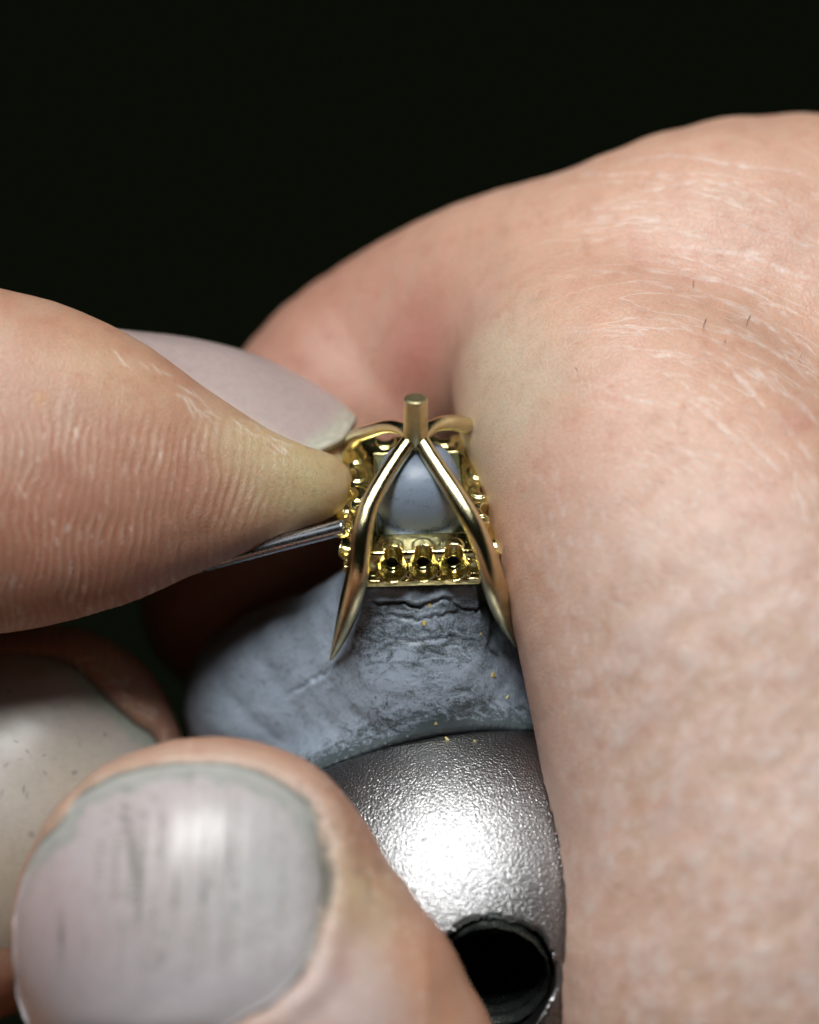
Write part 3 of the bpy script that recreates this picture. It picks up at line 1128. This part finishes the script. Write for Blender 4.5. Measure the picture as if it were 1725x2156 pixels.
# outlines of the two nails that face the lens (layout grid)
THUMB_NAIL = poly([(26, 1985), (34, 1890), (70, 1800), (126, 1730), (188, 1660), (285, 1620), (390, 1606), (490, 1614), (575, 1640), (642, 1692), (678, 1775), (685, 1870),
                   (672, 1945), (645, 2025), (600, 2085), (540, 2128), (450, 2175), (320, 2225), (160, 2235), (50, 2150)], 6)
THUMB_NAIL = THUMB_NAIL + 5.0 * np.stack([noise(np.column_stack([THUMB_NAIL / 45.0, np.full(len(THUMB_NAIL), k)])) for k in (0.3, 5.7)], 1)
MID_NAIL = poly([(86, 1384), (150, 1402), (195, 1440), (235, 1482), (285, 1525), (330, 1562), (345, 1660), (300, 1800), (180, 1950), (0, 2020), (-170, 1960),
                 (-250, 1740), (-200, 1500), (-80, 1400), (10, 1383)], 6)


def nail_patch(grid, outline, cen, colour, lift, rings=34, drop=0.25):
    """plate seated on a fingertip: rings from the middle out to the outline."""
    n = len(outline)
    U, Rr = [], []
    for k in range(1, rings + 1):
        t = k / rings
        U.append(cen + (outline - cen) * t)
        Rr.append(np.full(n, t))
    U = np.vstack([[cen]] + U)
    Rr = np.concatenate([[0.0]] + Rr)
    z = np.zeros(len(U))
    for _ in range(3):
        k = (DIST - z) / DIST
        x, y = (U[:, 0] - 862.5) / S * k, -(U[:, 1] - 1078) / S * k
        zn = grid.front(x, y)
        zn = np.where(np.isnan(zn), np.nan, zn)
        # rim points beyond the limb keep the depth of the ring inside
        for r in range(1, rings + 1):
            i0 = 1 + (r - 1) * n
            prev = zn[i0 - n:i0] if r > 1 else np.full(n, zn[0])
            bad = np.isnan(zn[i0:i0 + n])
            zn[i0:i0 + n][bad] = prev[bad] - 0.25
        z = zn
    k = (DIST - z) / DIST
    V = np.column_stack([(U[:, 0] - 862.5) / S * k, -(U[:, 1] - 1078) / S * k, z])
    ang = np.concatenate([[0], np.tile(np.arange(n), rings)]).astype(int)
    V[:, 2] += lift(U[:, 0], U[:, 1], Rr)
    F = [(0, 1 + q, 1 + (q + 1) % n) for q in range(n)]
    for r in range(rings - 1):
        a, b = 1 + r * n, 1 + (r + 1) * n
        F += [(a + q, b + q, b + (q + 1) % n, a + (q + 1) % n) for q in range(n)]
    # underside
    m = len(V)
    B = V.copy()
    B[:, 2] -= drop * 1.6
    F2 = [tuple(m + i for i in f)[::-1] for f in F]
    a = 1 + (rings - 1) * n
    side = [(a + q, m + a + q, m + a + (q + 1) % n, a + (q + 1) % n) for q in range(n)]
    F = [f[::-1] for f in F]
    F2 = [f[::-1] for f in F2]
    VV = np.vstack([V, B])
    cc = colour(np.concatenate([U[:, 0]] * 2), np.concatenate([U[:, 1]] * 2), np.concatenate([Rr] * 2), VV)
    return VV, F + F2 + side, cc


def outline_field(u, v, outline):
    pts = np.vstack([outline, outline[:1]])
    q, _, _ = seg_dist(u, v, pts)
    return np.where(inside_poly(u, v, outline), -q, q)


def left_hand():
    h = 0.25
    g = Grid([P(-1500, 0, 0)[0], P(0, 3150, 0)[1], -18], [P(1210, 0, 10)[0], P(0, 540, 0)[1], 16], h)
    idx = g.new()
    idx.chain([(-900, 1150, 420, -3), (-450, 990, 400, -1.6), (-150, 968, 378, -1.2), (0, 973, 356, -1.2), (150, 988, 306, -1.4), (300, 1005, 231, -1.7), (400, 1014, 183, -1.9),
               (500, 1022, 135, -2.0), (600, 1023, 94, -2.2), (655, 1022, 77, -2.6), (676, 1021, 68, -3.0)], 0.70, 4)
    back = g.new()
    back.chain([(150, 905, 215, -5.5), (300, 880, 168, -5.6), (430, 885, 148, -5.8), (560, 915, 120, -6.0), (650, 958, 80, -5.8), (672, 985, 60, -5.0)], 0.8, 3)
    idxF = smin(idx.F, back.F, 0.7)
    mid = g.new()
    mid.chain([(-900, 1950, 420, -10), (-400, 1860, 390, -9.5), (-120, 1790, 374, -9.5), (20, 1710, 345, -9.5), (92, 1605, 294, -9.7)], 0.72, 3)
    thm = g.new()
    thm.chain([(432, 1966, 412, 5.6), (470, 2040, 416, 5.8), (620, 2330, 450, 6.0), (620, 2700, 480, 5.0), (200, 3000, 560, 2), (-500, 2800, 620, -3)], 0.70, 3)
    palm = g.new()
    palm.chain([(-1000, 1300, 520, -5), (-1100, 2000, 700, -5), (-700, 2700, 620, -4)], 0.6, 3)
    f = np.minimum(np.minimum(idxF, mid.F), thm.F)
    f = smin(f, palm.F, 3.0)
    x, y, z = g.xyz()
    sp = BR + 0.05 - np.sqrt((x - BC[0]) ** 2 + (y - BC[1]) ** 2 + (z - BC[2]) ** 2)
    f = np.maximum(f, sp)
    V, Q = surface(f.astype(np.float32), g.lo, h)
    V = smooth(V, Q, 7)
    V, Q = subdivide(V, Q)
    V = smooth(V, Q, 3)
    N = normals(V, Q)
    u, v = UV(V)
    d = 0.08 * fbm(V * 0.18 + 13, 3)
    n_lo = fbm(V * 0.13 + 7, 3)
    zt = V[:, 2]
    # which digit a point belongs to
    is_thumb = (zt > 1.2) & (v > 1500) & ~((u < 360) & (zt < 2.0) & (v < 1700))
    ring = outline_field
    mt = np.where((v > 1480) & (v < 2300) & (u > -120) & (u < 900) & (N[:, 2] > -0.1))[0]
    th_q = np.full(len(V), 1e3)
    th_q[mt] = ring(u[mt], v[mt], THUMB_NAIL)
    mm = np.where((v > 1250) & (v < 1950) & (u > -320) & (u < 460) & (N[:, 2] > -0.1))[0]
    md_q = np.full(len(V), 1e3)
    md_q[mm] = ring(u[mm], v[mm], MID_NAIL)
    # thumb: decide by depth relative to the middle finger front
    kk = V[:, 2]
    col_x, col_y = V[mt, 0], V[mt, 1]
    thumb_front = np.zeros(len(V))
    tz = thm.front(col_x, col_y)
    thumb_front[mt] = np.where(np.isnan(tz), 0, (np.abs(tz - kk[mt]) < 1.2))
    mid_front = np.zeros(len(V))
    mz = mid.front(V[mm, 0], V[mm, 1])
    mid_front[mm] = np.where(np.isnan(mz), 0, (np.abs(mz - kk[mm]) < 0.9)) * (1 - thumb_front[mm])
    right_side = sstep(420, 640, u) * sstep(2200, 2050, v)
    # beds sink under the plates, folds swell beside them
    d += thumb_front * (-0.55 * sstep(12, -30, th_q) + (0.20 * right_side + 0.04) * (1 + 0.8 * n_lo) * np.exp(-((th_q - 42) / 34) ** 2) - 0.25 * np.exp(-((th_q - 6) / 9) ** 2))
    d += mid_front * (-0.45 * sstep(10, -25, md_q) + 0.14 * np.exp(-((md_q - 30) / 24) ** 2) - 0.12 * np.exp(-((md_q - 4) / 8) ** 2))
    # ---- colour
    n_lo, n_mid = fbm(V * 0.13 + 7, 3), fbm(V * 0.33 + 70, 3)
    col = np.tile(np.array([0.45, 0.235, 0.155]), (len(V), 1))  # base darker than the right hand's, standing in for weaker light
    col = blend(col, 0.6 * sstep(-0.15, 0.5, n_lo), (0.45, 0.215, 0.15))
    col = blend(col, 0.4 * sstep(0.0, 0.6, n_mid), (0.48, 0.32, 0.235))
    up = v < 1420
    # index: olive, blanched tip; pink flank
    col = blend(col, up * 0.75 * gauss(u, v, 650, 1000, 130, 130), (0.44, 0.38, 0.19))
    col = blend(col, up * 0.6 * gauss(u, v, 520, 930, 90, 70, 0.5), (0.54, 0.45, 0.27))
    col = blend(col, up * 0.6 * gauss(u, v, 120, 1140, 260, 110), (0.44, 0.165, 0.105))
    col = blend(col, up * 0.45 * gauss(u, v, 230, 780, 170, 70, 0.4), (0.62, 0.42, 0.27))
    col = blend(col, up * 0.7 * gauss(u, v, 85, 838, 14), (0.55, 0.30, 0.13))
    # thumb: brown rim, rosy flesh low with cool sheen painted in, olive beside the nail
    col = blend(col, thumb_front * 0.6 * sstep(70, 20, th_q), (0.56, 0.40, 0.32))
    col = blend(col, thumb_front * 0.65 * gauss(u, v, 760, 1900, 70, 110, -0.5), (0.56, 0.45, 0.28))
    col = blend(col, thumb_front * 0.85 * gauss(u, v, 700, 2110, 200, 140), (0.63, 0.50, 0.48))
    col = blend(col, thumb_front * 0.6 * gauss(u, v, 900, 2070, 60, 110, -0.5), (0.62, 0.31, 0.17))
    sp_ = fbm(np.stack([u / 14, v / 14, 0 * u], 1), 2)
    col = blend(col, thumb_front * 0.5 * sstep(0.42, 0.62, sp_) * sstep(560, 700, u), (0.74, 0.60, 0.54))
    # dirt worked into the folds
    gr = noise(V * 1.4 + 3)
    dark = np.exp(-((th_q - 2) / 9) ** 2) * thumb_front * sstep(480, 640, u) * np.clip(0.75 + 0.8 * gr, 0, 1)
    dark += 1.3 * gauss(u, v, 690, 1862, 12, 42) * thumb_front + 0.8 * gauss(u, v, 676, 1735, 10, 40, -0.3) * thumb_front * np.clip(.6 + gr, 0, 1)
    dark += 0.9 * gauss(u, v, 545, 2122, 26, 10, -0.3) * thumb_front
    dark += 0.35 * thumb_front * sstep(0.2, 0.5, fbm(np.stack([u / 20, v / 60, 0 * u], 1), 3)) * gauss(u, v, 770, 1850, 60, 70)
    dark += 0.7 * np.exp(-((md_q - 2) / 7) ** 2) * mid_front
    dark += 0.45 * thumb_front * sstep(0.25, 0.55, fbm(np.stack([u / 12, v / 12, 0 * u + 9], 1), 3)) * sstep(70, 20, th_q) * sstep(560, 640, u)
    dark += up * 0.35 * sstep(0.34, 0.55, fbm(np.stack([u / 10, v / 10, 0 * u + 4], 1), 2)) * gauss(u, v, 640, 1040, 90, 60)
    col = blend(col, 0.85 * np.clip(dark, 0, 1), (0.045, 0.05, 0.04))
    # papillary ridges, fanning round the index flank
    fan = (u * 0.96 + 0.22 * v * (0.4 + u / 900)) / 24.0
    rid = np.sin(2 * np.pi * (fan + 0.9 * fbm(V * 0.35, 2)))
    where = up * (N[:, 2] > 0.1) * sstep(830, 950, v + 0.1 * (300 - u)) * sstep(700, 480, u) * (0.4 + 0.6 * sstep(-0.3, 0.4, n_mid))
    d += 0.032 * rid * where
    col = blend(col, 0.28 * where * np.clip(rid, 0, 1), (0.74, 0.55, 0.45))
    fl = fbm(np.stack([u / 11, v / 40 - u / 120, 0 * u + 2], 1), 2)
    col = blend(col, 0.45 * where * sstep(0.40, 0.6, fl), (0.76, 0.60, 0.54))
    # flaky dry skin along the nail fold of the index and round the middle finger's tip
    rng = np.random.default_rng(5)
    dry = np.zeros(len(V))
    lines = []
    for k in range(26):
        t = rng.uniform(0, 1)
        cu, cv = 230 + 410 * t, 690 + 265 * t ** 0.9 + rng.uniform(2, 40)
        a = math.radians(rng.normal(38, 14))
        ln = rng.uniform(20, 70)
        lines.append((np.array([(cu, cv), (cu + ln * .5 * math.cos(a), cv + ln * .5 * math.sin(a) + rng.normal(0, 3)), (cu + ln * math.cos(a), cv + ln * math.sin(a))]), 2.4, rng.uniform(.3, .8)))
    for k in range(34):
        t = rng.uniform(0, 1)
        cu, cv = 150 + 190 * t + rng.uniform(5, 60), 1395 + 150 * t + rng.uniform(-10, 25)
        a = math.radians(rng.normal(45, 35))
        ln = rng.uniform(12, 45)
        lines.append((np.array([(cu, cv), (cu + ln * .5 * math.cos(a), cv + ln * .5 * math.sin(a) + rng.normal(0, 4)), (cu + ln * math.cos(a), cv + ln * math.sin(a))]), 2.2, rng.uniform(.3, .9)))
    vis = np.where((N[:, 2] > 0.0) & (v < 1650) & (u < 800) & (u > -50))[0]
    for pts, wd_, amp in lines:
        lo_, hi_ = pts.min(0) - 12, pts.max(0) + 12
        m = vis[(u[vis] > lo_[0]) & (u[vis] < hi_[0]) & (v[vis] > lo_[1]) & (v[vis] < hi_[1])]
        if not len(m):
            continue
        q, par, _ = seg_dist(u[m], v[m] + 4 * noise(V[m] * 2.5), pts)
        dry[m] = np.maximum(dry[m], amp * np.exp(-(q / wd_) ** 2) * np.sin(np.pi * np.clip(par, .02, .98)) ** .5)
    d += 0.03 * dry
    col = blend(col, 0.7 * dry * (md_q > 0), (0.74, 0.66, 0.58))
    V = V + N * d[:, None]
    root = W(P(-1000, 2000, -6))
    o = link('hand', mesh('hand', W(V) - root, Q, SKIN, col=col), None, root)
    tag(o, 'hand at left with dirty nails, three fingertips closing in on the gold setting', 'hand')

    # ---- nails
    def thumb_col(a, b, r, p):
        c = np.tile(np.array([0.49, 0.44, 0.445]), (len(a), 1))
        c = blend(c, 0.6 * gauss(a, b, 130, 1960, 130, 180), (0.47, 0.34, 0.36))
        c = blend(c, 0.55 * gauss(a, b, 330, 1720, 140, 60), (0.47, 0.40, 0.41))
        c = blend(c, 0.5 * gauss(a, b, 430, 2080, 260, 60), (0.47, 0.42, 0.48))
        c = blend(c, 0.6 * gauss(a, b, 560, 1850, 110, 170), (0.47, 0.48, 0.49))
        fe = outline_field(a, b, THUMB_NAIL)
        topm = sstep(1960, 1800, b + 0.15 * np.abs(a - 350))
        wob = 22 * noise(np.stack([a / 75, b / 75, 0 * a], 1)) + 6 * noise(np.stack([a / 16, b / 16, 0 * a], 1)) - 8
        c = blend(c, 0.85 * topm * sstep(-48, -30, fe + wob), (0.40, 0.405, 0.385))
        c = blend(c, 0.5 * topm * np.exp(-((fe + 38 + wob) / 10) ** 2) * (0.6 + noise(np.stack([a / 25, b / 25, 0 * a + 3], 1))), (0.20, 0.24, 0.21))
        c = blend(c, 0.75 * topm * sstep(-10, -1, fe), (0.17, 0.18, 0.15))
        c = blend(c, 0.7 * sstep(560, 660, a) * sstep(-16, -3, fe) * sstep(2150, 2000, b), (0.16, 0.16, 0.13))
        # dirt caught in the long ridges
        stt = fbm(np.stack([(a + 0.05 * b) / 9, b / 240, 0 * a], 1), 3)
        stw = gauss(a, b, 380, 1840, 240, 200)
        c = blend(c, 0.85 * stw * sstep(0.16, 0.5, stt), (0.22, 0.21, 0.18))
        for cu, cv, L_ in ((275, 1770, 60), (292, 1850, 70), (430, 1880, 40), (455, 1780, 50), (262, 1720, 30), (130, 1980, 50), (480, 1800, 40)):
            c = blend(c, 0.75 * gauss(a, b, cu, cv, 5, L_), (0.11, 0.11, 0.09))
        return c

    cen = np.array([350.0, 1900.0])
    lift = lambda a, b, r: -0.12 + 0.36 * (1 - r ** 5) + 0.012 * np.sin(a / 9.0 + 2 * np.sin(b / 300)) - 0.75 * sstep(640, 690, a) * r ** 8 * 0.4 - 0.3 * sstep(2140, 2230, b)
    Vn, Fn, cn = nail_patch(thm, THUMB_NAIL, cen, thumb_col, lift)
    n1 = link('fingernail', mesh('fingernail', W(Vn) - root, Fn, NAIL, col=cn), o)
    n1['label'] = 'broad blurred thumbnail streaked with grey dirt'

    def mid_col(a, b, r, p):
        c = np.tile(np.array([0.46, 0.41, 0.38]), (len(a), 1))
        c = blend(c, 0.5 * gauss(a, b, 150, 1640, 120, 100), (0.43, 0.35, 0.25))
        c = blend(c, 0.6 * sstep(1640, 1850, b), (0.36, 0.28, 0.19))  # lower nail browned, painting in the shade where it curves away
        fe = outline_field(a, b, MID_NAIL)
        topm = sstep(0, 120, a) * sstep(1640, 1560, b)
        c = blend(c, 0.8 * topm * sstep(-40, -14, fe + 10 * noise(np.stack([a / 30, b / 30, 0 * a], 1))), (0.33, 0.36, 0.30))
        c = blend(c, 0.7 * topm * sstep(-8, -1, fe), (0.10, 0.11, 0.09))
        spk = noise(np.stack([a / 9, b / 9, 0 * a + 2], 1))
        c = blend(c, 0.7 * sstep(0.52, 0.66, spk), (0.08, 0.08, 0.07))
        return c

    lift2 = lambda a, b, r: -0.08 + 0.30 * (1 - r ** 5)
    Vn, Fn, cn = nail_patch(mid, MID_NAIL, np.array([70.0, 1600.0]), mid_col, lift2)
    n2 = link('fingernail', mesh('fingernail', W(Vn) - root, Fn, NAIL, col=cn), o)
    n2['label'] = 'shadowed fingernail with a grey-green edge'

    # index nail: plate seen edge-on above the fold
    nearE = spline([(228, 690), (300, 738), (380, 806), (460, 866), (545, 912), (605, 944), (640, 960)], 8)
    midE = spline([(262, 694), (345, 716), (440, 745), (530, 786), (615, 840), (685, 888), (722, 922)], 8)
    silE = spline([(275, 700), (375, 708), (475, 727), (565, 757), (650, 800), (715, 842), (752, 878)], 8)
    farE = spline([(300, 740), (400, 750), (500, 770), (580, 800), (655, 840), (715, 880), (745, 905)], 8)
    zs = (-2.9, -4.4, -6.8, -9.2)
    strips = [np.array([P(p[0], p[1], z0 + 0.2 * t) for p, t in zip(e, np.linspace(0, 1, len(e)))]) for e, z0 in zip((nearE, midE, silE, farE), zs)]
    nx = len(strips[0])
    cols, m_ = [], 6
    rowsV = []
    for k in range(nx):
        rowsV.append(spline(np.array([s[k] for s in strips]), m_))
    G = np.array(rowsV)                                  # nx * ny * 3
    ny = G.shape[1]
    top = G.reshape(-1, 3)
    bot = top + np.array([-0.12, -0.30, -0.10])
    VV = np.vstack([top, bot])
    m0 = nx * ny
    F = [(k * ny + j, (k + 1) * ny + j, (k + 1) * ny + j + 1, k * ny + j + 1) for k in range(nx - 1) for j in range(ny - 1)]
    F += [tuple(m0 + i for i in f_)[::-1] for f_ in F]
    F += [((nx - 1) * ny + j, m0 + (nx - 1) * ny + j, m0 + (nx - 1) * ny + j + 1, (nx - 1) * ny + j + 1) for j in range(ny - 1)]
    F += [(k * ny, m0 + k * ny, m0 + (k + 1) * ny, (k + 1) * ny) for k in range(nx - 1)]
    F += [(k * ny + ny - 1, (k + 1) * ny + ny - 1, m0 + (k + 1) * ny + ny - 1, m0 + k * ny + ny - 1) for k in range(nx - 1)]
    t = np.tile(np.repeat(np.linspace(0, 1, nx), ny), 2)
    s_ = np.tile(np.tile(np.linspace(0, 1, ny), nx), 2)
    c = np.tile(np.array([0.40, 0.31, 0.30]), (len(VV), 1))
    c = blend(c, 0.85 * sstep(0.80, 0.92, t), (0.42, 0.41, 0.34))
    c = blend(c, 0.5 * sstep(0.86, 0.95, t) * (noise(VV * 3) > 0.1), (0.62, 0.60, 0.50))
    c = blend(c, 0.6 * sstep(0.10, 0.0, s_), (0.62, 0.55, 0.44))
    n3 = link('fingernail', mesh('fingernail', W(VV) - root, F, NAIL, col=c), o)
    n3['label'] = 'rosy fingernail seen edge-on with a whitish chipped tip'
    return o


left_hand()

# ------------------------------------------------------------------ gold filings
deps = bpy.context.evaluated_depsgraph_get()
deps.update()
cam_p = Vector(W((0, 0, DIST)))
FIL = [(938, 1556, 7, 'gold crumb on the metal ball just below the plastic rim'),
       (1000, 1562, 5, 'small gold crumb on the metal ball beside the larger crumb'),
       (1038, 1421, 8, 'bright gold flake on the grey plastic near the right hand'),
       (918, 1522, 5, 'gold speck on the dirty lower rim of the grey plastic'),
       (902, 1274, 6, 'gold shaving in the torn plastic just under the front rail'),
       (893, 1312, 7, 'gold shaving in the dark smudge below the torn plastic'),
       (1068, 1468, 4, 'tiny gold speck on the plastic between the bright flake and the rim'),
       (1012, 1335, 4, 'tiny gold speck on the plastic beside the right prong tip')]
for k, (fu, fv, fs, flabel) in enumerate(FIL):
    tgt = Vector(W(P(fu, fv, 0)))
    dvec = (tgt - cam_p).normalized()
    hit, loc, nor, _, ob, _ = scene.ray_cast(deps, cam_p, dvec)
    if not hit or ob.name.startswith('hand'):
        continue
    r = rpx(fs) * 0.1
    vs = []
    for q in range(9):
        a = q * 0.7 * 2
        vs.append((r * random.uniform(-1, 1), r * random.uniform(-1, 1), r * random.uniform(-0.25, 0.7)))
    import bmesh
    bm = bmesh.new()
    for p in vs:
        bm.verts.new(p)
    bmesh.ops.convex_hull(bm, input=bm.verts)
    loose = [w for w in bm.verts if not w.link_faces]
    bmesh.ops.delete(bm, geom=loose, context='VERTS')
    me = bpy.data.meshes.new('gold_filing')
    bm.to_mesh(me)
    bm.free()
    me.materials.append(FLAKE)
    o = link('gold_filing', me, None, loc)
    o.rotation_euler = nor.to_track_quat('Z', 'Y').to_euler()
    tag(o, flabel, 'filing', 'gold filings')
